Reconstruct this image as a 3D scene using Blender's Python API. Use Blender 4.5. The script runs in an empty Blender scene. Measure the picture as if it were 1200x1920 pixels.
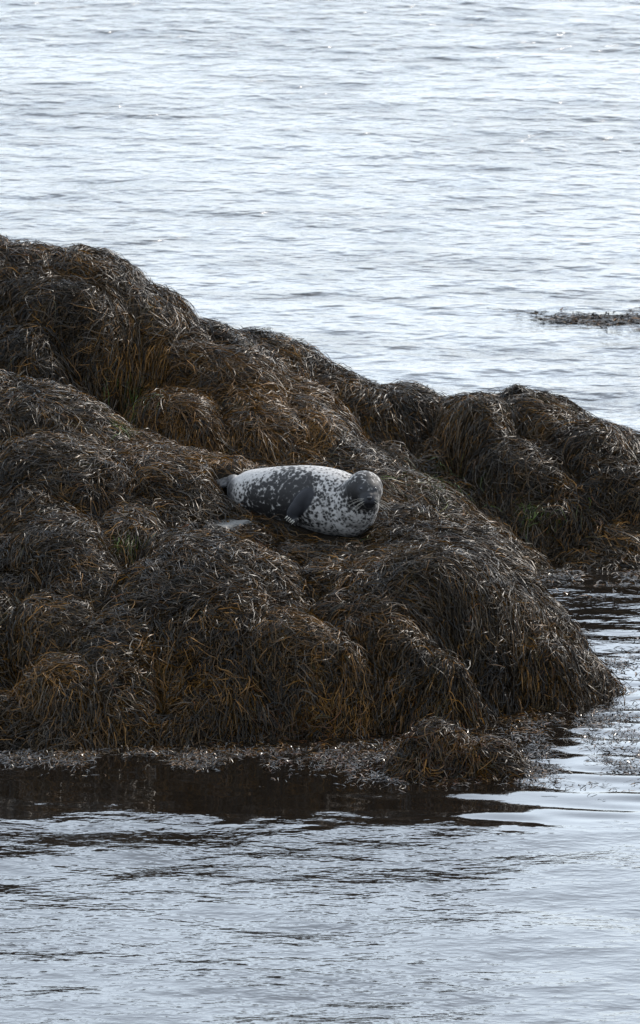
import bpy, bmesh, math
import numpy as np
from mathutils import Vector, Matrix
R = math.radians
sc = bpy.context.scene
C = sc.collection
rng = np.random.default_rng(11)

# ------------------------------------------------------------------ camera
CAM = np.array([0.0, -49.05, 10.1]); PITCH = R(9.5); FPX = 11800.0     # focal length in pixels of a 1200 px wide frame
cam = bpy.data.cameras.new('camera'); camo = bpy.data.objects.new('camera', cam); C.objects.link(camo)
camo.location = CAM; camo.rotation_euler = (R(90) - PITCH, 0, 0)
cam.sensor_fit = 'HORIZONTAL'; cam.sensor_width = 24; cam.lens = FPX / 1200 * 24
cam.clip_start = 1; cam.clip_end = 9000
cam.dof.use_dof = True; cam.dof.focus_distance = 53.0; cam.dof.aperture_fstop = 8.0
sc.camera = camo

# ------------------------------------------------------------------ sky, sun, exposure
SUN_EL, SUN_AZ = R(36), R(42)                                          # behind the rocks and to the right
w = bpy.data.worlds.new('World'); sc.world = w; w.use_nodes = True
nt = w.node_tree; nt.nodes.clear()
out = nt.nodes.new('ShaderNodeOutputWorld'); bg = nt.nodes.new('ShaderNodeBackground')
sky = nt.nodes.new('ShaderNodeTexSky'); sky.sky_type = 'NISHITA'; sky.sun_disc = False
sky.sun_elevation = SUN_EL; sky.sun_rotation = SUN_AZ; sky.air_density = 1.0; sky.dust_density = 2.0; sky.ozone_density = 1.5
tc = nt.nodes.new('ShaderNodeTexCoord'); mp = nt.nodes.new('ShaderNodeMapping'); mp.inputs['Scale'].default_value = (1.0, 1.0, 3.2)
cn = nt.nodes.new('ShaderNodeTexNoise'); cn.inputs['Scale'].default_value = 2.3; cn.inputs['Detail'].default_value = 6; cn.inputs['Roughness'].default_value = 0.55
cr = nt.nodes.new('ShaderNodeMapRange'); cr.inputs['From Min'].default_value = 0.30; cr.inputs['From Max'].default_value = 0.62
cr.inputs['To Min'].default_value = 0.45; cr.inputs['To Max'].default_value = 0.95
mx = nt.nodes.new('ShaderNodeMix'); mx.data_type = 'RGBA'
hs = nt.nodes.new('ShaderNodeHueSaturation'); hs.inputs['Saturation'].default_value = .75; hs.inputs['Value'].default_value = 1.4   # thin bright cloud, whiter than the blue
nt.links.new(sky.outputs['Color'], hs.inputs['Color']); 
m2 = nt.nodes.new('ShaderNodeMix'); m2.data_type = 'RGBA'; m2.inputs['Factor'].default_value = .75; m2.inputs['B'].default_value = (12.0, 13.8, 15.9, 1)
nt.links.new(hs.outputs['Color'], m2.inputs['A']); nt.links.new(m2.outputs['Result'], mx.inputs['B'])
nt.links.new(tc.outputs['Generated'], mp.inputs['Vector']); nt.links.new(mp.outputs['Vector'], cn.inputs['Vector'])
nt.links.new(cn.outputs['Fac'], cr.inputs['Value']); nt.links.new(cr.outputs['Result'], mx.inputs['Factor'])
nt.links.new(sky.outputs['Color'], mx.inputs['A']); nt.links.new(mx.outputs['Result'], bg.inputs['Color'])
bg.inputs['Strength'].default_value = 0.13
nt.links.new(bg.outputs['Background'], out.inputs['Surface'])
sl = bpy.data.lights.new('sun', 'SUN'); slo = bpy.data.objects.new('sun', sl); C.objects.link(slo)
sl.energy = 3.0; sl.angle = R(5); sl.color = (1.0, 0.93, 0.84)
sd = Vector((math.sin(SUN_AZ) * math.cos(SUN_EL), math.cos(SUN_AZ) * math.cos(SUN_EL), math.sin(SUN_EL)))
slo.rotation_euler = sd.to_track_quat('Z', 'Y').to_euler(); slo.location = (20, 30, 40)
sc.view_settings.view_transform = 'Standard'; sc.view_settings.look = 'None'
sc.view_settings.exposure = 0.72; sc.view_settings.gamma = 1.0

# ------------------------------------------------------------------ measuring helpers (frame pixels of the 1200x1920 photo <-> metres)
cp, sp = math.cos(PITCH), math.sin(PITCH)
def ray(px, py):
    u = (np.asarray(px, float) - 600) / FPX; v = (960 - np.asarray(py, float)) / FPX
    return u, cp + v * sp, -sp + v * cp
def at_y(px, py, Y):                       # point seen at a pixel at depth Y
    dx, dy, dz = ray(px, py); t = (Y - CAM[1]) / dy
    return np.array([t * dx, Y, CAM[2] + t * dz])
def at_z(px, py, z=0.0):
    dx, dy, dz = ray(px, py); t = (z - CAM[2]) / dz
    return np.array([t * dx, CAM[1] + t * dy, z])
def to_px(x, y, z):
    Y = y - CAM[1]; Z = z - CAM[2]
    d = Y * cp - Z * sp; up = Y * sp + Z * cp
    return 600 + FPX * x / d, 960 - FPX * up / d
def vnoise(x, y, seed=0):
    x = np.asarray(x, float); y = np.asarray(y, float)
    g = np.random.default_rng(seed).random((64, 64))
    xi = np.floor(x).astype(int); yi = np.floor(y).astype(int); fx = x - xi; fy = y - yi
    fx = fx * fx * (3 - 2 * fx); fy = fy * fy * (3 - 2 * fy)
    a = g[xi % 64, yi % 64]; b = g[(xi + 1) % 64, yi % 64]; c = g[xi % 64, (yi + 1) % 64]; d = g[(xi + 1) % 64, (yi + 1) % 64]
    return (a * (1 - fx) + b * fx) * (1 - fy) + (c * (1 - fx) + d * fx) * fy
def fnoise(x, y, seed=0, o=3):
    s = 0; a = 1; n = 0
    for k in range(o):
        s = s + a * vnoise(x * 2 ** k, y * 2 ** k, seed + k); n += a; a *= .5
    return s / n
def sstep(a, b, x):
    t = np.clip((x - a) / (b - a), 0, 1); return t * t * (3 - 2 * t)

# ------------------------------------------------------------------ scene helpers
def tag(o, label=None, cat=None, group=None, kind=None):
    if label: o['label'] = label
    if cat: o['category'] = cat
    if group: o['group'] = group
    if kind: o['kind'] = kind
    return o
def mesh_np(name, verts, faces, mat=None, col=None, attrs=None, smooth=True):
    me = bpy.data.meshes.new(name); verts = np.asarray(verts, np.float32); faces = np.asarray(faces, np.int32)
    n, k = faces.shape
    me.vertices.add(len(verts)); me.vertices.foreach_set('co', verts.ravel())
    me.loops.add(n * k); me.loops.foreach_set('vertex_index', faces.ravel())
    me.polygons.add(n); me.polygons.foreach_set('loop_start', np.arange(0, n * k, k, dtype=np.int32))
    if smooth: me.polygons.foreach_set('use_smooth', np.ones(n, bool))
    if col is not None:
        a = me.color_attributes.new('tint', 'FLOAT_COLOR', 'POINT')
        c4 = np.ones((len(verts), 4), np.float32); c4[:, :3] = col; a.data.foreach_set('color', c4.ravel())
    for nm, v in (attrs or {}).items():
        a = me.attributes.new(nm, 'FLOAT', 'POINT'); a.data.foreach_set('value', np.asarray(v, np.float32))
    me.update(); me.validate()
    if mat: me.materials.append(mat)
    return me
def link(name, me, parent=None):
    o = bpy.data.objects.new(name, me); C.objects.link(o)
    if parent:
        o.parent = parent; o.matrix_parent_inverse = Matrix.Translation(-parent.location)
    return o
def empty(name, loc):
    o = bpy.data.objects.new(name, None); o.empty_display_size = .2; C.objects.link(o); o.location = loc; return o
def grid_faces(nr, nc):
    i = np.arange(nr * nc).reshape(nr, nc)
    return np.stack([i[:-1, :-1], i[:-1, 1:], i[1:, 1:], i[1:, :-1]], -1).reshape(-1, 4)

# ------------------------------------------------------------------ materials
def new_mat(name):
    m = bpy.data.materials.new(name); m.use_nodes = True; t = m.node_tree; t.nodes.clear()
    o = t.nodes.new('ShaderNodeOutputMaterial'); b = t.nodes.new('ShaderNodeBsdfPrincipled')
    t.links.new(b.outputs[0], o.inputs['Surface']); return m, t, b, o
def seaweed_material(name, rough, spec):
    m, t, b, o = new_mat(name)
    a = t.nodes.new('ShaderNodeAttribute'); a.attribute_name = 'tint'
    n = t.nodes.new('ShaderNodeTexNoise'); n.inputs['Scale'].default_value = 60; n.inputs['Detail'].default_value = 3
    g = t.nodes.new('ShaderNodeTexCoord'); t.links.new(g.outputs['Object'], n.inputs['Vector'])
    r = t.nodes.new('ShaderNodeMapRange'); r.inputs['From Min'].default_value = .3; r.inputs['From Max'].default_value = .7
    r.inputs['To Min'].default_value = .65; r.inputs['To Max'].default_value = 1.3
    t.links.new(n.outputs['Fac'], r.inputs['Value'])
    mu = t.nodes.new('ShaderNodeVectorMath'); mu.operation = 'SCALE'
    t.links.new(a.outputs['Color'], mu.inputs[0]); t.links.new(r.outputs['Result'], mu.inputs['Scale'])
    t.links.new(mu.outputs['Vector'], b.inputs['Base Color'])
    b.inputs['Roughness'].default_value = rough; b.inputs['Specular IOR Level'].default_value = spec
    tr = t.nodes.new('ShaderNodeBsdfTranslucent'); t.links.new(mu.outputs['Vector'], tr.inputs['Color'])
    mxs = t.nodes.new('ShaderNodeMixShader'); mxs.inputs[0].default_value = .2
    t.links.new(b.outputs[0], mxs.inputs[1]); t.links.new(tr.outputs[0], mxs.inputs[2]); t.links.new(mxs.outputs[0], o.inputs['Surface'])
    return m
M_WEED = seaweed_material('wrack_fronds', .40, .16); M_WET = seaweed_material('wet_wrack_fronds', .3, .5)
def rock_material(name, c0, c1, rough):
    m, t, b, o = new_mat(name)
    g = t.nodes.new('ShaderNodeTexCoord')
    n = t.nodes.new('ShaderNodeTexNoise'); n.inputs['Scale'].default_value = 9; n.inputs['Detail'].default_value = 9; n.inputs['Roughness'].default_value = .7
    t.links.new(g.outputs['Object'], n.inputs['Vector'])
    cr_ = t.nodes.new('ShaderNodeValToRGB'); cr_.color_ramp.elements[0].position = .35; cr_.color_ramp.elements[1].position = .68
    cr_.color_ramp.elements[0].color = (*c0, 1); cr_.color_ramp.elements[1].color = (*c1, 1)
    t.links.new(n.outputs['Fac'], cr_.inputs['Fac']); t.links.new(cr_.outputs['Color'], b.inputs['Base Color'])
    bp = t.nodes.new('ShaderNodeBump'); bp.inputs['Strength'].default_value = .7; bp.inputs['Distance'].default_value = .02
    t.links.new(n.outputs['Fac'], bp.inputs['Height']); t.links.new(bp.outputs['Normal'], b.inputs['Normal'])
    b.inputs['Roughness'].default_value = rough; b.inputs['Specular IOR Level'].default_value = .15
    return m
M_ROCK = rock_material('wet_dark_rock', (.005, .004, .0028), (.016, .011, .0065), .95)
M_BARE = rock_material('dry_grey_rock', (.045, .043, .04), (.12, .116, .108), .85)

# ------------------------------------------------------------------ the rocks: base shapes (thin plate through surveyed points)
class Mound:
    def __init__(s, x0, x1, y0, y1, step=.03):
        s.x0, s.y0, s.st = x0, y0, step
        s.xs = np.arange(x0, x1, step); s.ys = np.arange(y0, y1, step)
        s.X, s.Y = np.meshgrid(s.xs, s.ys)            # rows = y
        s.H = np.zeros_like(s.X)
    def tps(s, P, lam=.02):
        P = np.array(P); n = len(P); xy = P[:, :2]
        def k(d2): return .5 * d2 * np.log(d2 + 1e-9)
        K = k(((xy[:, None] - xy[None]) ** 2).sum(-1)) + lam * np.eye(n)
        Q = np.c_[np.ones(n), xy]; A = np.block([[K, Q], [Q.T, np.zeros((3, 3))]])
        sol = np.linalg.solve(A, np.r_[P[:, 2], 0, 0, 0])
        H = sol[n] + sol[n + 1] * s.X + sol[n + 2] * s.Y
        for i in range(n): H += sol[i] * k((s.X - xy[i, 0]) ** 2 + (s.Y - xy[i, 1]) ** 2)
        s.H = H
    def samp(s, F, x, y):
        i = np.clip((x - s.x0) / s.st, 0, F.shape[1] - 1.001); j = np.clip((y - s.y0) / s.st, 0, F.shape[0] - 1.001)
        i0 = i.astype(int); j0 = j.astype(int); fx = i - i0; fy = j - j0
        return (F[j0, i0] * (1 - fx) + F[j0, i0 + 1] * fx) * (1 - fy) + (F[j0 + 1, i0] * (1 - fx) + F[j0 + 1, i0 + 1] * fx) * fy
    def inside(s, x, y):
        return (x > s.x0) & (x < s.xs[-1]) & (y > s.y0) & (y < s.ys[-1])
    def hit(s, px, py):                               # where a sight line meets this mound
        Ys = np.arange(s.y0, s.ys[-1], .02); dx, dy, dz = ray(px, py); t = (Ys - CAM[1]) / dy
        h = s.samp(s.H, t * dx, Ys); z = CAM[2] + t * dz
        k = np.where(z <= h)[0]
        return (t[k[0]] * dx, Ys[k[0]]) if len(k) else None
    def blur(s, F, n):
        for _ in range(n):
            p = np.pad(F, 1, mode='edge')
            F = (p[:-2, 1:-1] + p[2:, 1:-1] + p[1:-1, :-2] + p[1:-1, 2:] + 4 * F) / 8
        return F
    def lobes(s, hand, spacing, amp, seed, damp=None, pits=()):
        """hanging cushions of weed: gently rising from uphill, dropping sharply at the lower rim"""
        r = np.random.default_rng(seed)
        base = s.blur(s.H, 12); gy, gx = np.gradient(base, s.st)
        L = []
        for (px, py, ha, hb, rot, a) in hand:
            q = s.hit(px, py)
            if q: L.append((q[0], q[1], (ha, hb, R(rot), px, py), a))
        nh = len(L); pts = [(l[0], l[1], (l[2][0] + l[2][1]) / 225. * .3) for l in L]
        GX, GY = to_px(s.X, s.Y, base)
        tries = 0
        while tries < 9000:
            tries += 1
            x = r.uniform(s.x0, s.xs[-1]); y = r.uniform(s.y0, s.ys[-1])
            z = s.samp(s.H, np.array([x]), np.array([y]))[0]
            if z < -.12: continue
            q = spacing * r.uniform(.6, 1.3)
            if any((x - a) ** 2 + (y - b) ** 2 < max(c, q) ** 2 * .45 for a, b, c in pts): continue
            pts.append((x, y, q)); L.append((x, y, q * r.uniform(.75, 1.15), amp * r.uniform(.45, 1.35) * q / spacing))
        best = np.full(s.H.shape, -1.0); idx = np.full(s.H.shape, -1)
        wx = (fnoise(s.X * 3, s.Y * 3, seed + 5) - .5) * .22; wy = (fnoise(s.X * 3 + 9, s.Y * 3, seed + 6) - .5) * .22
        near = np.full(s.H.shape, 1e9); nid = np.zeros(s.H.shape, int)
        for k, (x, y, q, a) in enumerate(L):
            g = np.array([s.samp(gx, np.array([x]), np.array([y]))[0], s.samp(gy, np.array([x]), np.array([y]))[0]])
            gl = np.hypot(*g)
            ang = math.atan2(-g[1], -g[0]) if gl > .08 else r.uniform(0, 6.28)
            ang += r.normal(0, .3); c_, s_ = math.cos(ang), math.sin(ang)
            if k < nh:                                   # the big folds, surveyed from the photo
                ha, hb, ro, cpx, cpy = q
                dx = GX + wx * 200 - cpx; dy = GY + wy * 120 - cpy
                t_ = dx * math.cos(ro) + dy * math.sin(ro); v_ = -dx * math.sin(ro) + dy * math.cos(ro)
                rr = np.abs(t_ / ha) ** 2.2 + (v_ / (hb * np.where(v_ > 0, .92, 1.35))) ** 2
                h = 2.6 * a * np.clip(1 - rr, 0, None) ** np.where(v_ > 0, .38, .6)
            else:
                dx = s.X + wx - x; dy = s.Y + wy - y
                t_ = dx * c_ + dy * s_; v_ = -dx * s_ + dy * c_
                rt = np.where(t_ > 0, q * .8, q * 1.4)
                rr = (t_ / rt) ** 2 + (v_ / (q * r.uniform(.6, 1.0))) ** 2
                h = 2.3 * a * np.clip(1 - rr, 0, None) ** .45
            m = h > np.maximum(best, 0); best = np.where(m, h, best); idx = np.where(m, k, idx)
            m2 = rr < near; near = np.where(m2, rr, near); nid = np.where(m2, k, nid)
        best = np.clip(best, 0, None) * (.25 + .75 * sstep(-.12, .3, s.H))
        if damp is not None: best = best * damp
        s.pit = np.zeros(s.H.shape)
        for (px, py, hw, a) in pits:
            q = s.hit(px, py)
            if q:
                e = np.exp(-(((s.X + wx - q[0]) / (hw / 225.)) ** 2 + ((s.Y + wy - q[1]) / (hw / 150.)) ** 2))
                s.H = s.H - 1.25 * a * e; s.pit = np.maximum(s.pit, e * min(1, a / .2))
        s.id = nid; s.L = L; s.cen = np.array([(l[0], l[1]) for l in L]); s.rise = best / amp
        s.H = s.H + s.blur(best, 1) - amp * 1.4 + (fnoise(s.X * 4, s.Y * 4, seed + 9) - .5) * .06

front = [(-160, 1402), (30, 1405), (140, 1405), (250, 1402), (350, 1395), (450, 1388), (600, 1380), (740, 1372), (850, 1346), (960, 1328), (1080, 1310), (1180, 1292)]
A = Mound(-4.2, 3.6, -.7, 8.2)
PA = []
for px, py in front:
    q = at_z(px, py); PA += [tuple(q), (q[0] + (.25 if px > 800 else 0), q[1] - .45, -.32)]
for px in (-160, 30, 200, 330, 450, 600, 740):
    PA += [tuple(at_y(px, 1265, .85)), tuple(at_y(px, 1175, 1.5)), tuple(at_y(px, 1090, 2.3))]
for px in (440, 560, 660): PA.append(tuple(at_y(px, 1003, 3.3)))
PA += [tuple(at_y(*q)) for q in [(860, 1260, .95), (850, 1150, 1.5), (860, 1075, 2.4), (950, 1200, 1.6), (960, 1120, 2.3), (1040, 1240, 1.75), (1090, 1262, 2.0),
       (-160, 830, 4.8), (30, 850, 4.6), (150, 870, 4.5), (-160, 1000, 3.2), (60, 1000, 3.15), (200, 1000, 3.2), (300, 930, 4.0), (380, 985, 3.5), (250, 880, 4.7)]]
crest = [(-160, 690, 6.3), (30, 738, 6.0), (130, 770, 5.8), (250, 832, 5.4), (340, 853, 5.2), (430, 888, 4.8), (560, 925, 4.2), (650, 950, 3.95), (720, 966, 3.85), (800, 988, 3.8),
         (900, 1018, 3.7), (972, 1075, 3.5), (1030, 1150, 3.2), (1088, 1228, 2.8), (1150, 1280, 2.5)]
for q in crest:
    p = at_y(*q); s_ = .35 if q[0] < 850 else .12
    PA += [tuple(p), (p[0] + s_ * .6, p[1] + .8, p[2] - .32), (p[0] + s_, p[1] + 1.8, p[2] - .95 if q[0] > 700 else p[2] - .55)]
A.tps(PA)
B = Mound(-4.6, 3.2, 6.2, 17.5, .035)
PB = [tuple(at_y(q[0], q[1] + (30 if k < 17 else 0), q[2])) for k, q in enumerate([(-160, 395, 10.8), (30, 450, 10.6), (95, 482, 10.5), (190, 496, 10.4), (260, 536, 10.3), (330, 604, 10.1), (390, 654, 10.0),
      (450, 686, 9.9), (510, 712, 9.8), (560, 742, 9.7), (620, 790, 9.5), (690, 842, 9.2), (770, 885, 9.0), (850, 922, 8.9), (930, 960, 8.9), (1000, 1004, 8.9), (1060, 1046, 8.8),
      (-160, 560, 9.8), (30, 600, 9.6), (200, 600, 9.75), (120, 680, 9.2), (200, 720, 9.0), (350, 750, 9.2), (330, 830, 8.2), (500, 800, 8.9), (600, 845, 8.4), (720, 900, 8.3), (850, 980, 7.9), (950, 1030, 8.0),
      (-160, 690, 8.9), (30, 727, 8.75), (130, 765, 8.6), (250, 822, 8.5)])]
PB += [(x, 7.5, .75) for x in (-4, -3, -2.2, -1.5)]
for q in list(PB[:17]):
    PB += [(q[0] + .3, q[1] + 1.0, q[2] - .4), (q[0] + .6, q[1] + 2.4, q[2] - 1.3)]
PB += [(x, 6.4, z) for x, z in ((-4, .5), (-2, .5), (0, .4), (1.2, -.1), (2.2, -.4))]
B.tps(PB)
Cm = Mound(-1.6, 4.8, 7.0, 16.5, .035)
cr_c = [(400, 662, 11.7), (440, 660, 11.6), (500, 658, 11.5), (560, 682, 11.4), (620, 730, 11.2), (700, 755, 11.1), (800, 772, 11.0), (900, 782, 10.9), (1000, 783, 10.7), (1080, 812, 10.5), (1190, 838, 10.3), (1320, 880, 10.2)]
cr_c = [(a, b - 18, c) for a, b, c in cr_c]
PC = [tuple(at_y(*q)) for q in cr_c + [(1320, 930, 9.6), (1190, 900, 9.5), (1190, 1000, 8.8), (800, 840, 10.2), (650, 805, 10.6), (900, 855, 9.9), (1050, 870, 9.7), (1000, 950, 9.0), (870, 930, 9.2), (760, 875, 9.7)]]
for q in cr_c:
    p = at_y(*q); PC += [(p[0] + .1, p[1] + .9, p[2] - .35), (p[0] + .2, p[1] + 2.4, p[2] - 1.5)]
for px in (980, 1080, 1190, 1320): q = at_z(px, 1050); PC += [tuple(q), (q[0], q[1] - .7, -.3)]
Cm.tps(PC)
D = Mound(1.9, 4.4, 7.4, 10.2, .03)
dc = at_z(1150, 1040); D.H = .34 * np.exp(-(((D.X - dc[0]) / .55) ** 2 + ((D.Y - dc[1]) / .62) ** 2) ** .9) * 1.15 - .13
E = Mound(.2, 2.2, -1.9, .4, .025)
ec = at_z(842, 1440); ex = E.X - ec[0]; ey = E.Y - ec[1]
E.H = np.maximum(.40 * np.exp(-(((ex + .1) / .36) ** 2 + (ey / .42) ** 2) ** 1.2), .30 * np.exp(-(((ex - .33) / .34) ** 2 + ((ey + .05) / .33) ** 2) ** 1.2)) - .12

# ------------------------------------------------------------------ seal spine: (u, v) on an enlargement of the photo, depth, radius in enlarged pixels
def zp(u, v): return 380 + u / 3.158, 840 + v / 3.158
SP = [(205, 215, 4.28, 62, 62), (228, 240, 4.22, 98, 98), (262, 258, 4.15, 126, 122), (310, 265, 4.07, 143, 138), (400, 268, 3.95, 156, 150), (500, 270, 3.85, 168, 162), (600, 282, 3.76, 184, 176), (700, 303, 3.69, 196, 188),
      (790, 325, 3.64, 196, 190), (850, 340, 3.60, 184, 180), (885, 352, 3.57, 166, 166)]
PXM = 222.0 * 3.158
SEAL = [(at_y(*zp(u, v), Y), r1 / PXM) for u, v, Y, r1, r2 in SP]
CLEAR = SEAL + [(at_y(*zp(150, 200), 4.33), .075), (at_y(*zp(95, 203), 4.33), .07), (at_y(*zp(60, 203), 4.33), .06)]
def under_seal(Mn):
    for p, r in CLEAR:
        d2 = (Mn.X - p[0]) ** 2 + (Mn.Y - p[1]) ** 2
        bot = p[2] - np.sqrt(np.clip(r * r - d2, 0, None)) + .03
        Mn.H = np.where(d2 < r * r * .92, np.minimum(Mn.H, bot), Mn.H)
sx, sy = at_y(570, 960, 3.7)[:2]
dampA = 1 - .75 * np.exp(-((A.X - sx) / .75) ** 2 - ((A.Y - 3.55) / .55) ** 2)
A.lobes([(390, 1190, 200, 140, 25, .20), (250, 1270, 130, 105, -50, .16), (570, 1295, 175, 80, 28, .19), (800, 1190, 185, 120, 32, .15), (700, 1195, 120, 48, 15, .14), (930, 1285, 120, 60, 35, .12), (1050, 1272, 100, 40, 30, .09),
         (640, 1045, 180, 46, 10, .06), (850, 1065, 150, 50, 30, .08), (120, 1070, 100, 65, 20, .16), (240, 1030, 70, 50, 10, .13), (170, 1125, 90, 48, -10, .12), (100, 1205, 90, 55, 0, .13), (120, 1325, 95, 55, 10, .15),
         (230, 1360, 70, 36, 5, .12), (330, 1368, 70, 36, 10, .12), (440, 1350, 110, 45, 10, .14), (780, 1338, 80, 40, 10, .11), (900, 1333, 70, 32, 10, .09), (660, 1355, 80, 38, 15, .12),
         (130, 800, 150, 50, 25, .10), (120, 905, 140, 55, 10, .13), (300, 905, 120, 46, 20, .11), (380, 950, 90, 40, 0, .07)],
        .27, .07, 3, dampA, [(262, 1085, 40, .26), (40, 1250, 40, .30), (300, 1330, 30, .22), (440, 955, 40, .06), (405, 925, 30, .08), (560, 1008, 55, .05), (655, 1016, 55, .08), (860, 1262, 35, .2), (190, 990, 40, .12), (500, 1170, 30, .12)])
B.lobes([(430, 735, 150, 75, 28, .2), (330, 815, 90, 50, 10, .17), (150, 640, 120, 60, 20, .2), (190, 560, 130, 55, 30, .15), (80, 505, 80, 40, 20, .1), (300, 640, 110, 50, 40, .16), (590, 800, 110, 50, 35, .16), (680, 890, 110, 45, 35, .1),
         (800, 950, 120, 45, 30, .1), (500, 825, 90, 40, 10, .13), (70, 690, 90, 45, 10, .14)], .34, .085, 5, None, [(205, 725, 45, .4), (245, 772, 45, .35), (130, 690, 40, .2), (400, 700, 30, .15)])
Cm.lobes([(900, 845, 80, 45, 10, .22), (780, 790, 100, 40, 15, .12), (670, 780, 100, 45, 25, .13), (900, 785, 90, 30, 5, .08), (1020, 810, 110, 40, 15, .12), (1110, 865, 100, 45, 20, .13), (950, 905, 80, 45, 15, .17), (1170, 945, 80, 40, 10, .15),
          (500, 690, 90, 36, 15, .08), (1010, 915, 70, 35, 10, .12), (1060, 985, 70, 30, 10, .1)], .32, .08, 7, None, [(815, 800, 40, .3), (760, 845, 40, .25), (865, 880, 35, .3), (1160, 980, 40, .2)])
D.lobes([], .36, .07, 8)
E.lobes([], .26, .04, 9)
under_seal(A)
MOUNDS = [A, B, Cm, D, E]

# ------------------------------------------------------------------ wrack fronds
def blob(px, py, L):
    s = np.zeros_like(px)
    for (x, y, r, k) in L: s = s + k * np.exp(-(((px - x) ** 2 + ((py - y) * 1.5) ** 2) / r ** 2))
    return s
AMBER = [(330, 825, 110, 1.0), (560, 800, 130, .9), (300, 720, 120, .6), (440, 740, 140, .6), (130, 1300, 150, .6), (620, 1330, 140, .4), (580, 1030, 150, .45), (400, 1350, 110, .4), (700, 1190, 110, .4),
         (330, 1230, 130, .4), (170, 500, 100, .3), (980, 800, 140, .25), (850, 1402, 35, .8), (230, 930, 100, .35), (640, 1120, 90, .5)]
GREY = [(110, 800, 160, .9), (330, 960, 130, .6), (850, 900, 190, .8), (820, 1000, 160, .6), (900, 1120, 170, .7), (500, 1200, 130, .5), (300, 1060, 90, .9), (100, 560, 130, .4), (350, 620, 120, .5), (120, 1350, 100, .7),
        (330, 1370, 90, .7), (700, 1000, 120, .6), (1000, 860, 200, .5), (60, 1030, 90, .6), (460, 700, 60, .4)]
GREEN = [(988, 962, 22, 1.6), (1020, 975, 40, .25), (240, 745, 36, .9), (232, 806, 16, 1.4), (235, 1026, 22, 1.2), (820, 905, 60, .35), (690, 1003, 9, 1.5)]
RED = [(850, 1400, 40, .45), (800, 1450, 140, .35), (560, 1425, 120, .4), (1180, 1370, 25, 1.0), (1130, 1437, 35, .6)]
def frond_colours(px, py, x, y, n, seed):
    r = np.random.default_rng(seed)
    nz = fnoise(x * 1.7 + 3, y * 1.7, seed + 1); nz2 = fnoise(x * 2.3 - 5, y * 2.3 + 7, seed + 2)
    am = np.clip(blob(px, py, AMBER) + (nz - .5) * 1.3, 0, 1); gr = np.clip(blob(px, py, GREY) + (nz2 - .5) * 1.5, 0, 1); gn = np.clip(blob(px, py, GREEN), 0, 1)
    rd = np.clip(blob(px, py, RED), 0, 1)
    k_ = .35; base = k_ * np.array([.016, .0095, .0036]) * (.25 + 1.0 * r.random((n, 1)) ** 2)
    u = r.random(n)
    pick = u < .12 + .5 * am
    base[pick] = (k_ * np.array([.29, .132, .023]) * (.4 + 1.0 * r.random((n, 1))))[pick]
    pick = (u > .55) & (u < .55 + .06 + .3 * gr)
    base[pick] = (k_ * np.array([.16, .125, .092]) * (.5 + .9 * r.random((n, 1))))[pick]
    pick = (u > .93) & (r.random(n) < .35)
    base[pick] = (k_ * np.array([.065, .056, .016]) * (.5 + .8 * r.random((n, 1))))[pick]
    pick = r.random(n) < gn * .55
    base[pick] = (np.array([.04, .062, .008]) * (.5 + .9 * r.random((n, 1))))[pick]
    pick = r.random(n) < rd * .5 + .012
    base[pick] = (k_ * np.array([.14, .045, .008]) * (.4 + 1.0 * r.random((n, 1))))[pick]
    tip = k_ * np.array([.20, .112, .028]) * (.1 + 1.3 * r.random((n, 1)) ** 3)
    return base, tip
S = 6
def ribbons(P, Wd, Nrm, base, tip, roll, r):
    """P n x S x 3 centre lines, Wd n x S half widths -> verts, quads, colours"""
    n = len(P)
    T = np.gradient(P, axis=1); T /= np.linalg.norm(T, axis=2, keepdims=True) + 1e-9
    side = np.cross(T, Nrm); side /= np.linalg.norm(side, axis=2, keepdims=True) + 1e-9
    up = np.cross(side, T)
    ax = np.cos(roll)[..., None] * side + np.sin(roll)[..., None] * up
    V = np.stack([P - ax * Wd[..., None], P + ax * Wd[..., None]], 2)        # n,S,2,3
    i = np.arange(n * S * 2).reshape(n, S, 2)
    F = np.stack([i[:, :-1, 0], i[:, :-1, 1], i[:, 1:, 1], i[:, 1:, 0]], -1)
    f = np.linspace(0, 1, S)[None, :, None] ** 2.2
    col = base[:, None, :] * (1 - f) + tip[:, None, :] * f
    col = np.repeat(col[:, :, None, :], 2, 2)
    return V, F, col
def strand_widths(n, r, w0, w1):
    f = np.linspace(0, 1, S)
    prof = np.interp(f, [0, .12, .8, 1], [.55, 1, .9, .25])
    W = r.uniform(w0, w1, (n, 1)) * prof[None]
    W *= np.where(r.random((n, S)) < .16, r.uniform(1.4, 1.9, (n, S)), 1)    # air bladders
    return W
def all_height(x, y, skip):
    h = np.full(x.shape, -9.0)
    for Mn in MOUNDS:
        if Mn is skip: continue
        h = np.where(Mn.inside(x, y), np.maximum(h, Mn.samp(Mn.H, x, y)), h)
    return h
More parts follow.
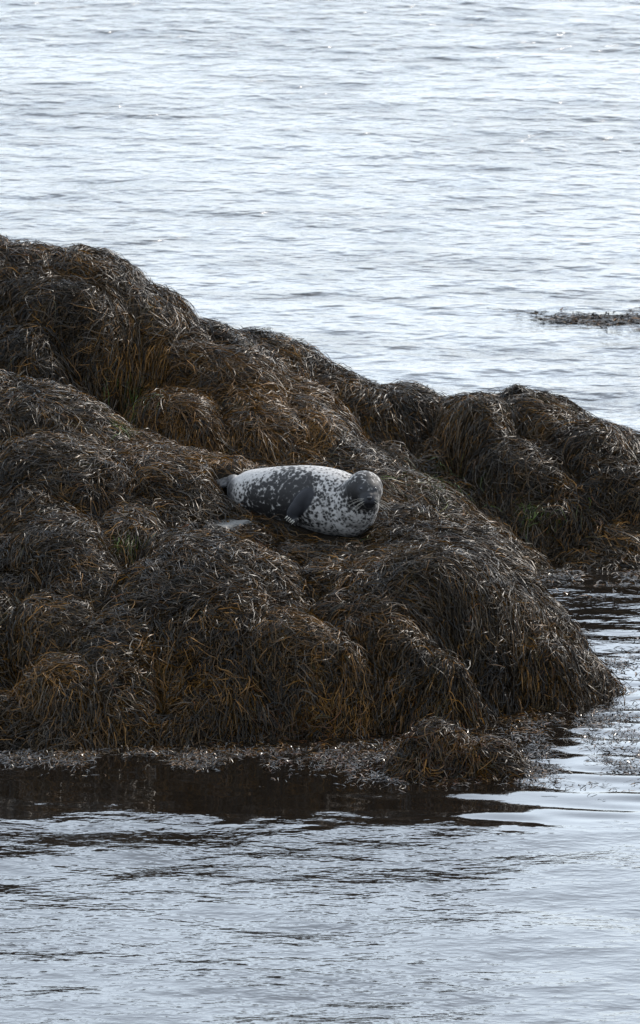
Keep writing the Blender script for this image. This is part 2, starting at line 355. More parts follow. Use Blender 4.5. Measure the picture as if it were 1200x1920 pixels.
def grow(Mn, N, seed, len0=.16, len1=.36, w0=.0017, w1=.0035, root=None):
    r = np.random.default_rng(seed)
    Hs = Mn.blur(Mn.H, 2); Hb = Mn.blur(Mn.H, 10)
    gy, gx = np.gradient(Hs, Mn.st); by, bx = np.gradient(Hb, Mn.st)
    PX, PY = to_px(Mn.X, Mn.Y, Mn.H)
    vx, vy, vz = CAM[0] - Mn.X, CAM[1] - Mn.Y, CAM[2] - Mn.H
    vl = np.sqrt(vx ** 2 + vy ** 2 + vz ** 2); nl = np.sqrt(gx ** 2 + gy ** 2 + 1)
    face = (-gx * vx - gy * vy + vz) / (vl * nl)
    wt = nl * np.clip(face * 1.3 + .42, 0, 1) * ((PX > -170) & (PX < 1370)) * (Mn.H > -.05)
    oth = all_height(Mn.X, Mn.Y, Mn); wt = wt * (oth < Mn.H + .02)
    seen = np.ones(Mn.H.shape)
    for d in (.3, .6, .9, 1.3, 1.7, 2.2, 2.8, 3.5, 4.3):
        k_y = Mn.Y - d; k_x = Mn.X * (1 - d / (Mn.Y - CAM[1])); rz = Mn.H + d * (CAM[2] - Mn.H) / (Mn.Y - CAM[1])
        gh = np.maximum(all_height(k_x, k_y, Mn), np.where(Mn.inside(k_x, k_y), Mn.samp(Mn.H, k_x, k_y), -9))
        seen = np.minimum(seen, 1 - .93 * sstep(.10, .35, gh - rz))
    wt = wt * seen * (1 - .85 * sstep(.2, .7, Mn.pit))
    wt = wt * np.clip(.03 + Mn.rise * .4, 0, 1) * (.55 + .9 * fnoise(Mn.X * 2.2, Mn.Y * 2.2, seed + 31))
    if Mn is A:
        for p, q in CLEAR: wt = wt * (((Mn.X - p[0]) ** 2 + (Mn.Y - p[1]) ** 2) > (q * .93) ** 2)
        wt = wt * (1 - .97 * BARE_MASK)
    cdf = np.cumsum(wt.ravel()); k = np.searchsorted(cdf, r.random(N) * cdf[-1])
    x = Mn.X.ravel()[k] + r.uniform(-.5, .5, N) * Mn.st; y = Mn.Y.ravel()[k] + r.uniform(-.5, .5, N) * Mn.st
    tid = Mn.id.ravel()[k]
    L = r.uniform(len0, len1, N); ds = L / (S - 1)
    lobe_ang = np.random.default_rng(seed + 1).normal(0, .75, tid.max() + 1)
    swirl = (fnoise(x * 1.3, y * 1.3, seed + 3) - .5) * 4.6
    jit = r.normal(0, .33, N) + lobe_ang[tid] + swirl
    wild = r.random(N) < .13; jit[wild] += r.normal(0, 1.3, wild.sum())
    curl = r.normal(0, .2, N); curl[r.random(N) < .2] *= 2.4
    lay = r.random(N) ** 2 * .05 + .003; arch = r.uniform(.0, .035, N) * (r.random(N) < .55); tipup = r.uniform(-.006, .02, N)
    P = np.zeros((N, S, 3)); Nn = np.zeros((N, S, 3))
    hx = np.zeros(N); hy = np.zeros(N)
    for i in range(S):
        f = i / (S - 1)
        h = Mn.samp(Hs, x, y); a = Mn.samp(gx, x, y); b = Mn.samp(gy, x, y)
        off = (lay * min(1, f * 4 + .15) + arch * math.sin(f * math.pi) + tipup * f * f)
        inv = 1 / np.sqrt(1 + a * a + b * b)
        z = h + off * (1.0 + .4 * (1 / inv - 1))
        if i: z = np.maximum(z, P[:, i - 1, 2] - ds * 1.02)
        P[:, i] = np.stack([x - a * inv * off * .7, y - b * inv * off * .7, z], 1)
        Nn[:, i] = np.stack([-a * inv, -b * inv, inv], 1)
        a2 = .8 * a + .2 * Mn.samp(bx, x, y); b2 = .8 * b + .2 * Mn.samp(by, x, y)
        dwn = np.arctan2(-b2, -a2)
        gl = np.hypot(a2, b2)
        th = dwn + jit * np.clip(1.2 - gl * .15, .8, 1.1) + curl * i
        cx, cy = np.cos(th), np.sin(th)
        sl_ = a * cx + b * cy; st = ds / np.sqrt(1 + sl_ ** 2)
        x = x + cx * st; y = y + cy * st
    P += r.normal(0, .0055, P.shape)
    roll = r.normal(0, .7, (N, 1)) + r.normal(0, .5, (N, 1)) * np.arange(S)[None] / 3
    keep = np.ones(N, bool)
    if Mn is A:
        for p, q in CLEAR:
            keep &= ~((((P[:, 2:] - p) ** 2).sum(-1) < (q * .90) ** 2).any(1) & (r.random(N) < .97))
    if Mn is A:
        keep &= ~(((((P[:, 1:, 0] - bq[0]) / .17) ** 2 + ((P[:, 1:, 1] - bq[1]) / .13) ** 2) < 1).any(1) & (r.random(N) < .7))
    keep &= P[:, 2, 2] > -.06
    P, Nn, roll, tid = P[keep], Nn[keep], roll[keep], tid[keep]; n = len(P)
    px, py = to_px(P[:, 3, 0], P[:, 3, 1], P[:, 3, 2])
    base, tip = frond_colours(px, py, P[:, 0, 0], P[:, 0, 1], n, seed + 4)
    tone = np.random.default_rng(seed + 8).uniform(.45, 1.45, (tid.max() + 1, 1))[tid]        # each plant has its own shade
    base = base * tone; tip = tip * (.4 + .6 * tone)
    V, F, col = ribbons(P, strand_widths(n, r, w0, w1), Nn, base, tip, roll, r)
    cells = Mn.cen; mx_, my_ = P[:, 2, 0], P[:, 2, 1]                       # one tuft per plant: nearest holdfast, tiny ones join a neighbour
    for _ in range(2):
        bd = np.full(n, 1e9); tid = np.zeros(n, int)
        for q, (cx_, cy_) in enumerate(cells):
            d = (mx_ - cx_) ** 2 + (my_ - cy_) ** 2; t_ = d < bd; bd[t_] = d[t_]; tid[t_] = q
        cells = cells[np.bincount(tid, minlength=len(cells)) >= 160]
    bd = np.full(n, 1e9)
    for q, (cx_, cy_) in enumerate(cells):
        d = (mx_ - cx_) ** 2 + (my_ - cy_) ** 2; t_ = d < bd; bd[t_] = d[t_]; tid[t_] = q
    order = np.argsort(tid, kind='stable'); cuts = np.flatnonzero(np.diff(tid[order])) + 1
    for grp in np.split(order, cuts):
        if len(grp) < 20: continue
        v = V[grp].reshape(-1, 3); c = col[grp].reshape(-1, 3)
        m = len(grp); ii = np.arange(m * S * 2).reshape(m, S, 2)
        f = np.stack([ii[:, :-1, 0], ii[:, :-1, 1], ii[:, 1:, 1], ii[:, 1:, 0]], -1).reshape(-1, 4)
        link('seaweed_tuft', mesh_np('seaweed_tuft', v, f, M_WEED, c), root)
def build_mound(Mn, name, label, N, seed, origin, **kw):
    root = empty(name, origin); tag(root, label, 'rock')
    nr, nc = Mn.H.shape
    v = np.stack([Mn.X, Mn.Y, np.maximum(np.minimum(Mn.H, Mn.blur(Mn.H, 3)) - .03, -.45)], -1).reshape(-1, 3)
    f = grid_faces(nr, nc)
    z = v[:, 2][f]; f = f[z.max(1) > -.449]
    used = np.unique(f); mapi = np.full(len(v), -1); mapi[used] = np.arange(len(used))
    link('rock', mesh_np('rock', v[used], mapi[f], M_ROCK), root)
    grow(Mn, N, seed, root=root, **kw)
    return root
bq = A.hit(418, 993); BARE_MASK = np.exp(-(((A.X - bq[0]) / .17) ** 2 + ((A.Y - bq[1]) / .13) ** 2) ** 2)
build_mound(A, 'seaweed_mound', 'broad rock mound draped in brown wrack with the seal lying on top', 132000, 21, (0, 2.5, 0))
build_mound(B, 'seaweed_ridge', 'tall rock ridge under brown and amber wrack rising behind the seal', 54000, 22, (-1, 10, 0), len0=.2, len1=.42)
build_mound(Cm, 'seaweed_ridge', 'long low wrack-covered rock ridge with the open sea directly behind it', 48000, 23, (2, 10.5, 0), len0=.18, len1=.38)
build_mound(D, 'seaweed_boulder', 'low rounded wrack-covered boulder at the edge of the sheltered inlet', 4500, 24, (dc[0], dc[1], 0))
build_mound(E, 'seaweed_boulder', 'small isolated clump of dark wrack with rusty fronds standing in the water', 4200, 25, (ec[0], ec[1], 0), len0=.12, len1=.26)

# bare grey rock showing through beside the seal
def bare_rock():
    bm = bmesh.new(); bmesh.ops.create_icosphere(bm, subdivisions=4, radius=1)
    z0 = A.samp(A.H, np.array([bq[0]]), np.array([bq[1]]))[0]
    for v in bm.verts:
        n = float(fnoise(np.array([v.co.x * 2 + v.co.z + 9]), np.array([v.co.y * 2 + 4]), 77)[0])
        k = .45 + 1.1 * n; v.co = Vector((v.co.x * .21 * k, v.co.y * .2 * k, max(-.5, min(.55, v.co.z)) * .07 * k + v.co.x * .012))
    me = bpy.data.meshes.new('bare_rock'); bm.to_mesh(me); bm.free(); me.materials.append(M_BARE)
    for p in me.polygons: p.use_smooth = True
    o = link('bare_rock', me); o.location = (bq[0], bq[1], z0 + .012)
    tag(o, 'flat pale grey bare stone among the wrack just below the seal tail', 'stone')
bare_rock()

# ------------------------------------------------------------------ floating wrack on the water
def floaters(name, label, spots, N, seed, w=(.0035, .0065), ln=(.06, .22), mat=None):
    r = np.random.default_rng(seed)
    k = r.choice(len(spots), N, p=np.array([s[4] for s in spots]) / sum(s[4] for s in spots))
    sp_ = np.array(spots)[k]
    c = np.array([at_z(s[0], s[1]) for s in spots])[k]; e = np.array([at_z(s[0], s[1] - s[3]) for s in spots])[k]
    x = c[:, 0] + r.normal(0, 1, N) * sp_[:, 2] / 235; y = c[:, 1] + r.normal(0, 1, N) * (e[:, 1] - c[:, 1])
    cl = fnoise(x * 2.0, y * .9, seed + 1); cl2 = fnoise(x * 7, y * 5, seed + 7)
    ok = (cl > .42) & (cl2 > .36) & (all_height(x, y, None) < .05); x, y = x[ok], y[ok]; n = len(x)
    th = r.uniform(0, 6.28, n); cu = r.normal(0, .25, n); L = r.uniform(*ln, n); ds = L / (S - 1)
    P = np.zeros((n, S, 3)); bow = r.uniform(-.012, .012, n) + (r.random(n) < .12) * r.uniform(.0, .035, n)
    for i in range(S):
        P[:, i] = np.stack([x, y, .002 + bow * math.sin(i / (S - 1) * math.pi) + r.normal(0, .003, n)], 1)
        x = x + np.cos(th) * ds; y = y + np.sin(th) * ds; th = th + cu
    Nn = np.zeros_like(P); Nn[..., 2] = 1
    px, py = to_px(P[:, 3, 0], P[:, 3, 1], P[:, 3, 2])
    base, tip = frond_colours(px, py, P[:, 0, 0], P[:, 0, 1], n, seed + 2)
    V, F, col = ribbons(P, strand_widths(n, r, *w), Nn, base, tip, r.normal(0, .35, (n, S)), r)
    o = link(name, mesh_np(name, V.reshape(-1, 3), F.reshape(-1, 4), mat or M_WET, col.reshape(-1, 3)))
    tag(o, label, 'seaweed', None, 'stuff')
floaters('floating_seaweed', 'broken wrack floating along the foot of the mound', [(120, 1418, 120, 8, 2), (200, 1414, 150, 10, 2), (450, 1414, 120, 12, 2), (620, 1412, 90, 12, 2), (720, 1425, 60, 10, .6), (330, 1430, 160, 8, 2)], 8500, 41, (.002, .004), (.05, .16))
floaters('floating_seaweed', 'broken wrack floating around the small isolated clump', [(850, 1455, 110, 9, 2.4), (980, 1400, 80, 30, 2), (1100, 1360, 90, 26, 2.6), (1120, 1435, 80, 20, 1.7), (1000, 1340, 90, 14, 2), (760, 1400, 60, 12, 1)], 8500, 42, (.0025, .0045), (.06, .18))
floaters('floating_seaweed', 'thin wrack floating in the sheltered inlet by the low boulder', [(1090, 1075, 90, 10, 3), (1150, 1240, 60, 22, 2), (1130, 1100, 90, 10, 1)], 2600, 43)
floaters('floating_seaweed', 'lone raft of floating wrack out on the open water', [(1160, 599, 35, 5, 3), (1090, 597, 40, 3, .5), (1000, 582, 50, 3, .12), (1270, 600, 60, 7, 3)], 5000, 44, (.005, .011), (.12, .4), M_WEED)

# ------------------------------------------------------------------ water
def water():
    ys = np.concatenate([[-3000, -900, -300, -120, -60, -35, -24], np.arange(-18, 10, .055), np.arange(10, 75, .15), [76, 80, 90, 110, 150, 250, 500, 1200, 3500, 8000]])
    xc = np.arange(-7, 7.001, .065); ed = np.array([7.5, 9, 12, 18, 30, 60, 150, 500, 1500, 5000])
    xs = np.concatenate([-ed[::-1], xc, ed])
    X, Y = np.meshgrid(xs, ys)
    dy = np.gradient(ys)[:, None] * np.ones_like(X); dx = np.gradient(xs)[None] * np.ones_like(X); cell = np.maximum(dx, dy)
    # shelter: smooth water in front of the mound and in the inlet
    nz = (fnoise(X * .8, Y * .5 + 3, 91) - .5) * 1.3 + (fnoise(X * 3.2, Y * 3.5, 95, 4) - .5) * 1.5
    edge = -2.55 + .55 * sstep(.5, 2.4, X) * -1
    front_ = sstep(edge - .28, edge + .12, Y + nz * .9) * (1 - sstep(5.5, 7, Y))
    inlet = (.9 - .35 * sstep(2.5, 5, Y)) * sstep(.6, 1.6, X) * sstep(-2, -1, Y) * (1 - sstep(10, 12, Y))
    front_ = front_ * (1 - .45 * sstep(1.4, 2.2, X) * sstep(1.5, 4, Y))
    calm = np.clip(np.maximum(front_, inlet), 0, 1) * (1 - sstep(9, 14, np.abs(X)))
    lee = np.exp(-((Y - 15) / 7) ** 2) * .15
    gust = sstep(.45, .8, fnoise(X * .45, Y * 1.1 + .25 * X, 97)) * .6 + sstep(.5, .75, fnoise(X * .2 + 5, Y * .16, 98)) * .35
    rough = (1 - .90 * calm) * (1 - lee) * (.36 + .45 * sstep(4, 14, Y) + .2 * sstep(14, 50, Y)) * (.72 + gust)
    r = np.random.default_rng(5); Z = np.zeros_like(X)
    for k in range(70):
        lam = .32 * (2.6 / .32) ** r.random(); th = r.normal(0, .6) + math.pi / 2 + .12
        kx, ky = 2 * math.pi / lam * math.cos(th), 2 * math.pi / lam * math.sin(th)
        amp = .0034 * lam ** .9 * r.uniform(.5, 1.4)
        ph = kx * X + ky * Y + r.uniform(0, 6.28) + 1.6 * (fnoise(X * .3 + k, Y * .3, k) - .5)
        s = np.sin(ph); Z += amp * (s + .25 * np.cos(2 * ph)) * sstep(3.0, 6.5, lam / cell)
    Zc = np.zeros_like(X)                                # low lazy ripples of the sheltered water
    for k in range(12):
        lam = r.uniform(.26, .7); th = r.normal(0, .22) + math.pi / 2; kk = 2 * math.pi / lam
        Zc += r.uniform(.5, 1.2) * .0030 * lam * np.sin(kk * (math.cos(th) * X + math.sin(th) * Y) + r.uniform(0, 6.28) + 3 * (fnoise(X * .5 + k, Y * .5, 200 + k) - .5)) * sstep(3.0, 5.5, lam / cell)
    Zc *= calm * (.45 + .9 * sstep(.3, 1.6, X))
    Z *= rough * (1 - .6 * sstep(6, 30, Y))
    Z += Zc
    v = np.stack([X, Y, Z], -1).reshape(-1, 3)
    m, t, b, o = new_mat('sea_water')
    b.inputs['Base Color'].default_value = (.004, .003, .0022, 1); b.inputs['IOR'].default_value = 1.333; b.inputs['Roughness'].default_value = .05
    g = t.nodes.new('ShaderNodeTexCoord'); at = t.nodes.new('ShaderNodeAttribute'); at.attribute_name = 'rough'; ch = t.nodes.new('ShaderNodeAttribute'); ch.attribute_name = 'chop'
    prev = None
    for (sx_, sy_, scale, dist, det) in ((1.0, .7, 1.7, .28, 2), (.95, 1.4, 4.6, .042, 2), (1.0, 1.4, 13, .011, 2)):
        mp_ = t.nodes.new('ShaderNodeMapping'); mp_.inputs['Scale'].default_value = (sx_, sy_, 1); mp_.inputs['Rotation'].default_value = (0, 0, .1)
        n = t.nodes.new('ShaderNodeTexNoise'); n.inputs['Scale'].default_value = scale; n.inputs['Detail'].default_value = det; n.inputs['Roughness'].default_value = .55
        t.links.new(g.outputs['Object'], mp_.inputs['Vector']); t.links.new(mp_.outputs['Vector'], n.inputs['Vector'])
        bp = t.nodes.new('ShaderNodeBump'); bp.inputs['Distance'].default_value = dist
        t.links.new((ch if scale < 2 else at).outputs['Fac'], bp.inputs['Strength']); pw = t.nodes.new('ShaderNodeMath'); pw.operation = 'POWER'; pw.inputs[1].default_value = 2.2; t.links.new(n.outputs['Fac'], pw.inputs[0]); t.links.new(pw.outputs[0], bp.inputs['Height'])
        if prev: t.links.new(prev.outputs['Normal'], bp.inputs['Normal'])
        prev = bp
    t.links.new(prev.outputs['Normal'], b.inputs['Normal'])
    mr = t.nodes.new('ShaderNodeMapRange'); mr.inputs['From Min'].default_value = .1; mr.inputs['From Max'].default_value = 1.3      # wavelets too small to model
    mr.inputs['To Min'].default_value = .03; mr.inputs['To Max'].default_value = .2; t.links.new(at.outputs['Fac'], mr.inputs['Value']); t.links.new(mr.outputs['Result'], b.inputs['Roughness'])
    o = link('water', mesh_np('water', v, grid_faces(*X.shape), m, attrs={'rough': rough.ravel(), 'chop': (rough * sstep(6, 20, Y)).ravel()}))
    tag(o, kind='structure')
water()

# ------------------------------------------------------------------ the seal
def seal():
    bm = bmesh.new()
    rings = []; SG = 28
    P = np.array([q[0] for q in SEAL]); rad = np.array([[a / PXM, b / PXM] for *_, a, b in SP])
    tt = np.linspace(0, len(P) - 1, 60); k = np.arange(len(P))
    def cat(a):                                       # catmull-rom
        o_ = np.zeros((len(tt), a.shape[1]))
        for i, t in enumerate(tt):
            j = min(int(t), len(a) - 2); f = t - j
            p0, p1, p2, p3 = a[max(j - 1, 0)], a[j], a[j + 1], a[min(j + 2, len(a) - 1)]
            o_[i] = .5 * (2 * p1 + (p2 - p0) * f + (2 * p0 - 5 * p1 + 4 * p2 - p3) * f * f + (3 * p1 - p0 - 3 * p2 + p3) * f ** 3)
        return o_
    Q = cat(P); Rr = cat(rad); T = np.gradient(Q, axis=0); T /= np.linalg.norm(T, axis=1, keepdims=True)
    for q, t, rr in zip(Q, T, Rr):
        t = Vector(t); s = t.cross(Vector((0, 0, 1))).normalized(); u = s.cross(t).normalized()
        rings.append([bm.verts.new(Vector(q) + s * rr[1] * math.cos(a) + u * rr[0] * math.sin(a)) for a in np.linspace(0, 2 * math.pi, SG, endpoint=False)])
    for a, b in zip(rings[:-1], rings[1:]):
        for i in range(SG): bm.faces.new((a[i], a[(i + 1) % SG], b[(i + 1) % SG], b[i]))
    bm.faces.new(rings[0][::-1]); bm.faces.new(rings[-1])
    def ell(c, r, rot=None, sub=3):
        g = bmesh.ops.create_icosphere(bm, subdivisions=sub, radius=1)
        m = Matrix.Translation(Vector(c)) @ (rot or Matrix.Identity(3)).to_4x4() @ Matrix.Diagonal((*r, 1))
        bmesh.ops.transform(bm, matrix=m, verts=g['verts'])
    def pt(u, v, Y): return at_y(*zp(u, v), Y)
    px = 1 / PXM
    # blunt chest, neck, skull, muzzle
    ell(pt(868, 352, 3.56), (172 * px, 170 * px, 178 * px))
    ell(pt(905, 330, 3.46), (142 * px, 150 * px, 150 * px))
    for f in np.linspace(0, 1, 5):
        ell(pt(910 + 48 * f, 300 - 52 * f, 3.44 - .16 * f), ((128 - 26 * f) * px, (130 - 20 * f) * px, (128 - 26 * f) * px))
    ell(pt(957, 243, 3.27), (112 * px, 114 * px, 110 * px))
    ell(pt(979, 256, 3.205), (84 * px, 104 * px, 84 * px))
    ell(pt(985, 292, 3.115), (62 * px, 62 * px, 52 * px))
    for s in (-1, 1): ell(pt(986 + s * 24, 312, 3.065), (33 * px, 34 * px, 29 * px))   # whisker pads
    ell(pt(987, 286, 3.065), (24 * px, 34 * px, 26 * px))                              # bridge of the nose
    ell(pt(986, 334, 3.10), (36 * px, 34 * px, 26 * px))                               # chin
    for u in (938, 1024): ell(pt(u, 216, 3.165), (22 * px, 24 * px, 13 * px))          # brows
    # hind flippers
    rr = Matrix.Rotation(R(-8), 3, 'Y')
    ell(pt(182, 205, 4.30), (52 * px, 70 * px, 50 * px)); ell(pt(140, 202, 4.34), (50 * px, 62 * px, 30 * px), rr)
    ell(pt(102, 203, 4.34), (52 * px, 60 * px, 17 * px), rr); ell(pt(120, 222, 4.27), (48 * px, 46 * px, 15 * px), Matrix.Rotation(R(-22), 3, 'Y'))
    # fore flipper, folded back flat against the flank
    fm = Matrix.Rotation(R(-50), 3, 'Y') @ Matrix.Rotation(R(8), 3, 'X')
    ell(pt(585, 320, 3.487), (104 * px, 26 * px, 46 * px), fm); ell(pt(552, 362, 3.480), (74 * px, 22 * px, 44 * px), fm); ell(pt(618, 276, 3.515), (56 * px, 40 * px, 44 * px), fm)
    for i in range(5): ell(pt(512 + i * 11, 398 + i * 10, 3.478), (30 * px, 15 * px, 10 * px), Matrix.Rotation(R(-48 - 4 * i), 3, 'Y'), 2)
    me = bpy.data.meshes.new('seal_rough'); bm.to_mesh(me); bm.free()
    tmp = bpy.data.objects.new('seal_rough', me); C.objects.link(tmp)
    m1 = tmp.modifiers.new('a', 'REMESH'); m1.mode = 'VOXEL'; m1.voxel_size = .0085
    m2 = tmp.modifiers.new('b', 'SMOOTH'); m2.factor = .5; m2.iterations = 7
    dg = bpy.context.evaluated_depsgraph_get(); fin = bpy.data.meshes.new_from_object(tmp.evaluated_get(dg))
    bpy.data.objects.remove(tmp)
    nv = len(fin.vertices); co = np.zeros(nv * 3, np.float32); fin.vertices.foreach_get('co', co); co = co.reshape(-1, 3)
    nrm = np.zeros(nv * 3, np.float32); fin.vertices.foreach_get('normal', nrm); nrm = nrm.reshape(-1, 3)
    fin.polygons.foreach_set('use_smooth', np.ones(len(fin.polygons), bool))
    PXv, PYv = to_px(co[:, 0], co[:, 1], co[:, 2]); u = (PXv - 380) * 3.158; v = (PYv - 840) * 3.158
    def g(cu, cv, ru, rv, k=1, rot=0):
        c_, s_ = math.cos(rot), math.sin(rot); a = ((u - cu) * c_ + (v - cv) * s_) / ru; b = (-(u - cu) * s_ + (v - cv) * c_) / rv
        return k * np.exp(-(a * a + b * b) ** 1.5)
    hw = sstep(3.42, 3.30, co[:, 1]) * (u > 760)                                     # head
    dark = .52 + g(470, 190, 150, 70, .55, .1) + g(390, 300, 170, 90, .48, .3) + g(300, 340, 90, 80, .3) + g(560, 260, 120, 60, .4, -.6) + g(630, 180, 70, 50, .25) + g(480, 400, 200, 50, .4, .15) + g(680, 300, 60, 60, .22) + g(860, 240, 60, 90, .35)  # coat blotches; the long low one also paints shade along the belly edge
    dark -= g(300, 150, 150, 45, .95, -.1) + g(215, 220, 50, 90, .45) + g(740, 140, 170, 42, .5, .3) + g(800, 430, 150, 110, .22) + g(760, 250, 90, 90, .12) + g(340, 290, 30, 40, .2) + g(960, 470, 90, 70, .22) + g(230, 320, 40, 60, .2)  # pale fur; the strips along the back also paint in the rim highlight
    face = g(950, 235, 100, 105, .58) + g(985, 312, 66, 62, .9) + g(930, 232, 34, 26, .5) + g(1034, 232, 30, 26, .5) + g(880, 250, 40, 70, .25)
    dark = dark + face * (co[:, 1] < 3.42) - g(1052, 330, 26, 70, .2) * (co[:, 1] < 3.42)  # dark face; pale strip right of head and neck is painted rim light
    solid = np.zeros(nv)                                                              # plain dark skin: flippers, muzzle
    f1 = (((u - 578) * math.cos(R(128)) + (v - 328) * math.sin(R(128))) / 118) ** 2 + ((-(u - 578) * math.sin(R(128)) + (v - 328) * math.cos(R(128))) / 54) ** 2
    solid = np.maximum(solid, sstep(1.15, .85, f1) * (co[:, 1] < 3.62))
    solid = np.maximum(solid, sstep(205, 165, u + (v - 200) * .15) * .85)
    solid = np.maximum(solid, (g(936, 238, 24, 20, .9) + g(1026, 236, 20, 20, .9)) * (co[:, 1] < 3.3))  # eye sockets: shade of the hollows put into the colour
    solid = np.maximum(solid, g(986, 310, 56, 52, 1) * (co[:, 1] < 3.25))
    for nm, a_ in (('dark', dark), ('solid', solid)):
        at = fin.attributes.new(nm, 'FLOAT', 'POINT'); at.data.foreach_set('value', a_.astype(np.float32))
    # fur
    m, t, b, o = new_mat('seal_fur'); N = t.nodes.new
    gc = N('ShaderNodeTexCoord')
    def noise(scale, det, rough=.5, dist=0):
        n = N('ShaderNodeTexNoise'); n.inputs['Scale'].default_value = scale; n.inputs['Detail'].default_value = det; n.inputs['Roughness'].default_value = rough; n.inputs['Distortion'].default_value = dist
        t.links.new(gc.outputs['Object'], n.inputs['Vector']); return n.outputs['Fac']
    def math_(op, a, b_=None, c=None, clamp=False):
        n = N('ShaderNodeMath'); n.operation = op; n.use_clamp = clamp
        for i, q in enumerate((a, b_, c)):
            if q is None: continue
            if isinstance(q, (int, float)): n.inputs[i].default_value = q
            else: t.links.new(q, n.inputs[i])
        return n.outputs[0]
    ad = N('ShaderNodeAttribute'); ad.attribute_name = 'dark'; aso = N('ShaderNodeAttribute'); aso.attribute_name = 'solid'
    n1 = noise(30, 2.5, .55, .6); n2 = noise(90, 2, .5); n3 = noise(12, 2, .5)
    wv = N('ShaderNodeTexNoise'); wv.inputs['Scale'].default_value = 30; t.links.new(gc.outputs['Object'], wv.inputs['Vector'])
    wa = N('ShaderNodeVectorMath'); wa.operation = 'MULTIPLY_ADD'; wa.inputs[1].default_value = (.03, .03, .03); t.links.new(wv.outputs['Color'], wa.inputs[0]); t.links.new(gc.outputs['Object'], wa.inputs[2])
    vo = N('ShaderNodeTexVoronoi'); vo.inputs['Scale'].default_value = 33; t.links.new(wa.outputs[0], vo.inputs['Vector'])
    spot = math_('SUBTRACT', 1.0, math_('MULTIPLY', vo.outputs['Distance'], 1.1))
    mixn = math_('ADD', math_('ADD', math_('MULTIPLY', n1, .42), math_('MULTIPLY', n2, .16)), math_('MULTIPLY', spot, .42))
    # spots: dark where the noise exceeds a threshold lowered by the 'dark' field
    thr = math_('SUBTRACT', .60, math_('MULTIPLY', ad.outputs['Fac'], .25))
    sp_ = N('ShaderNodeMapRange'); sp_.inputs['From Min'].default_value = -.13; sp_.inputs['From Max'].default_value = .12; sp_.interpolation_type = 'SMOOTHSTEP'
    t.links.new(math_('SUBTRACT', mixn, thr), sp_.inputs['Value'])
    ramp = N('ShaderNodeMix'); ramp.data_type = 'RGBA'; ramp.inputs['A'].default_value = (.50, .475, .455, 1); ramp.inputs['B'].default_value = (.0105, .0095, .0092, 1)
    pal = N('ShaderNodeMix'); pal.data_type = 'RGBA'; pal.inputs['A'].default_value = (.14, .125, .112, 1); pal.inputs['B'].default_value = (.39, .373, .355, 1)
    t.links.new(noise(55, 3), pal.inputs['Factor']); t.links.new(pal.outputs['Result'], ramp.inputs['A'])
    t.links.new(sp_.outputs['Result'], ramp.inputs['Factor'])
    fl = N('ShaderNodeMix'); fl.data_type = 'RGBA'; fl.inputs['B'].default_value = (.011, .011, .013, 1)
    t.links.new(ramp.outputs['Result'], fl.inputs['A']); t.links.new(aso.outputs['Fac'], fl.inputs['Factor'])
    t.links.new(fl.outputs['Result'], b.inputs['Base Color'])
    b.inputs['Roughness'].default_value = .62; b.inputs['Specular IOR Level'].default_value = .2; b.inputs['Sheen Weight'].default_value = .1; b.inputs['Sheen Roughness'].default_value = .22
    bp = N('ShaderNodeBump'); bp.inputs['Strength'].default_value = .35; bp.inputs['Distance'].default_value = .006
    t.links.new(noise(140, 3), bp.inputs['Height']); t.links.new(bp.outputs['Normal'], b.inputs['Normal'])
    fin.materials.clear(); fin.materials.append(m); fin.name = 'body'
    root = empty('seal', (sx, 3.7, float(A.samp(A.H, np.array([sx]), np.array([3.7]))[0])))
    tag(root, 'spotted grey seal lying on the wrack mound, head raised towards the viewer', 'seal')
    link('body', fin, root)
    # small parts
    def small(name, mat, build):
        b2 = bmesh.new(); build(b2); me2 = bpy.data.meshes.new(name); b2.to_mesh(me2); b2.free(); me2.materials.append(mat)
        for p in me2.polygons: p.use_smooth = True
        return link(name, me2, root)
    me_, t2, b2_, _ = new_mat('seal_eye'); b2_.inputs['Base Color'].default_value = (.006, .005, .005, 1); b2_.inputs['Roughness'].default_value = .06
    mn_, t3, b3_, _ = new_mat('seal_nose'); b3_.inputs['Base Color'].default_value = (.012, .011, .011, 1); b3_.inputs['Roughness'].default_value = .5
    mw_, t4, b4_, _ = new_mat('seal_whisker'); b4_.inputs['Base Color'].default_value = (.35, .32, .27, 1); b4_.inputs['Roughness'].default_value = .4
    mc_, t5, b5_, _ = new_mat('seal_claw'); b5_.inputs['Base Color'].default_value = (.42, .39, .33, 1); b5_.inputs['Roughness'].default_value = .4
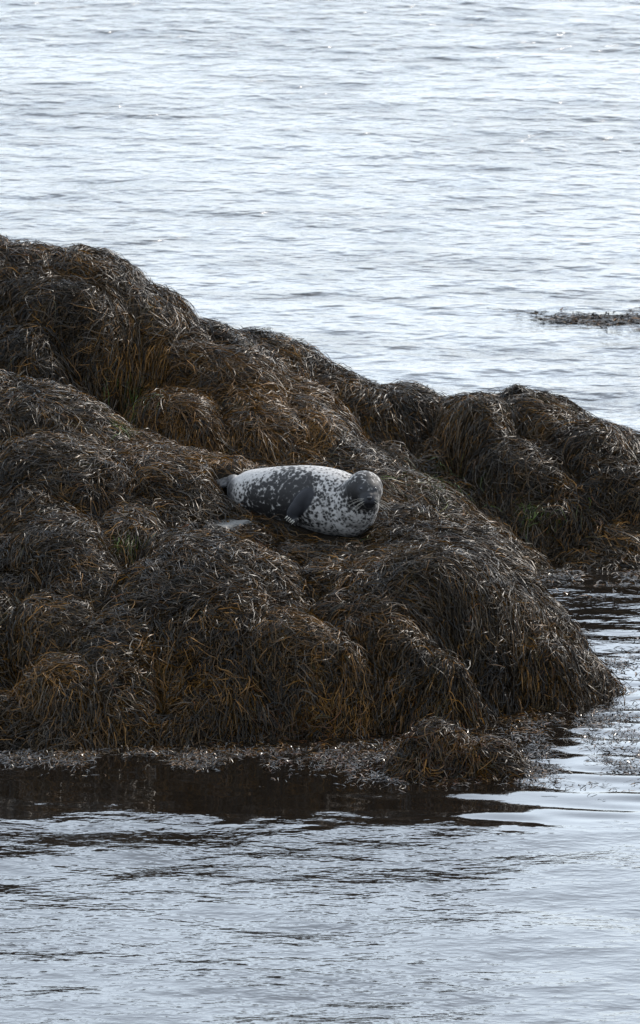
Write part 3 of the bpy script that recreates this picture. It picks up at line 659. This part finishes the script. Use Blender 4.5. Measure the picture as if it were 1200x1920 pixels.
    from mathutils.bvhtree import BVHTree
    bvh = BVHTree.FromPolygons([Vector(c) for c in co], [tuple(p.vertices) for p in fin.polygons])
    def front_at(u, v):
        dx, dy, dz = ray(*zp(u, v)); d = Vector((float(dx), float(dy), float(dz))).normalized()
        h = bvh.ray_cast(Vector(CAM), d); return h[0], h[1]
    def sphere(r, c):
        def f(b): bmesh.ops.create_icosphere(b, subdivisions=3, radius=1); bmesh.ops.transform(b, matrix=Matrix.Translation(c) @ Matrix.Diagonal((*r, 1)), verts=b.verts)
        return f
    for u_ in (938, 1025):
        p, n = front_at(u_, 240)
        if p: small('eye', me_, sphere((.0185, .0185, .0175), p - n * .0125))
    p, n = front_at(987, 296)
    if p: small('nose', mn_, sphere((.022, .014, .015), p - n * .007))
    def tube(b, pts, r0, r1):
        pr = None
        for i, q in enumerate(pts):
            f = i / (len(pts) - 1); r_ = r0 + (r1 - r0) * f
            d = (pts[min(i + 1, len(pts) - 1)] - pts[max(i - 1, 0)]).normalized(); s = d.orthogonal().normalized(); k2 = d.cross(s)
            ring = [b.verts.new(q + (s * math.cos(a) + k2 * math.sin(a)) * r_) for a in (0, 2.09, 4.19)]
            if pr:
                for j in range(3): b.faces.new((pr[j], pr[(j + 1) % 3], ring[(j + 1) % 3], ring[j]))
            pr = ring
    wr = np.random.default_rng(4)
    for s in (-1, 1):
        for i in range(7):
            p, n = front_at(986 + s * (30 + 5 * (i % 3)), 300 + i * 5)
            if not p: continue
            L_ = wr.uniform(.10, .16); d0 = Vector((s * .9, -.35, .12 - .10 * i))
            pts = [p + d0.normalized() * L_ * f + Vector((0, 0, -.05 * f * f)) for f in np.linspace(0, 1, 6)]
            small('whisker', mw_, lambda b: tube(b, pts, .0009, .0004))
    for i in range(5):
        p, n = front_at(504 + i * 10, 402 + i * 8)
        if p: small('claw', mc_, lambda b: tube(b, [p - n * .004, p + n * .008 + Vector((-.012, 0, -.010)), p + n * .006 + Vector((-.026, 0, -.026))], .0045, .0012))
seal()
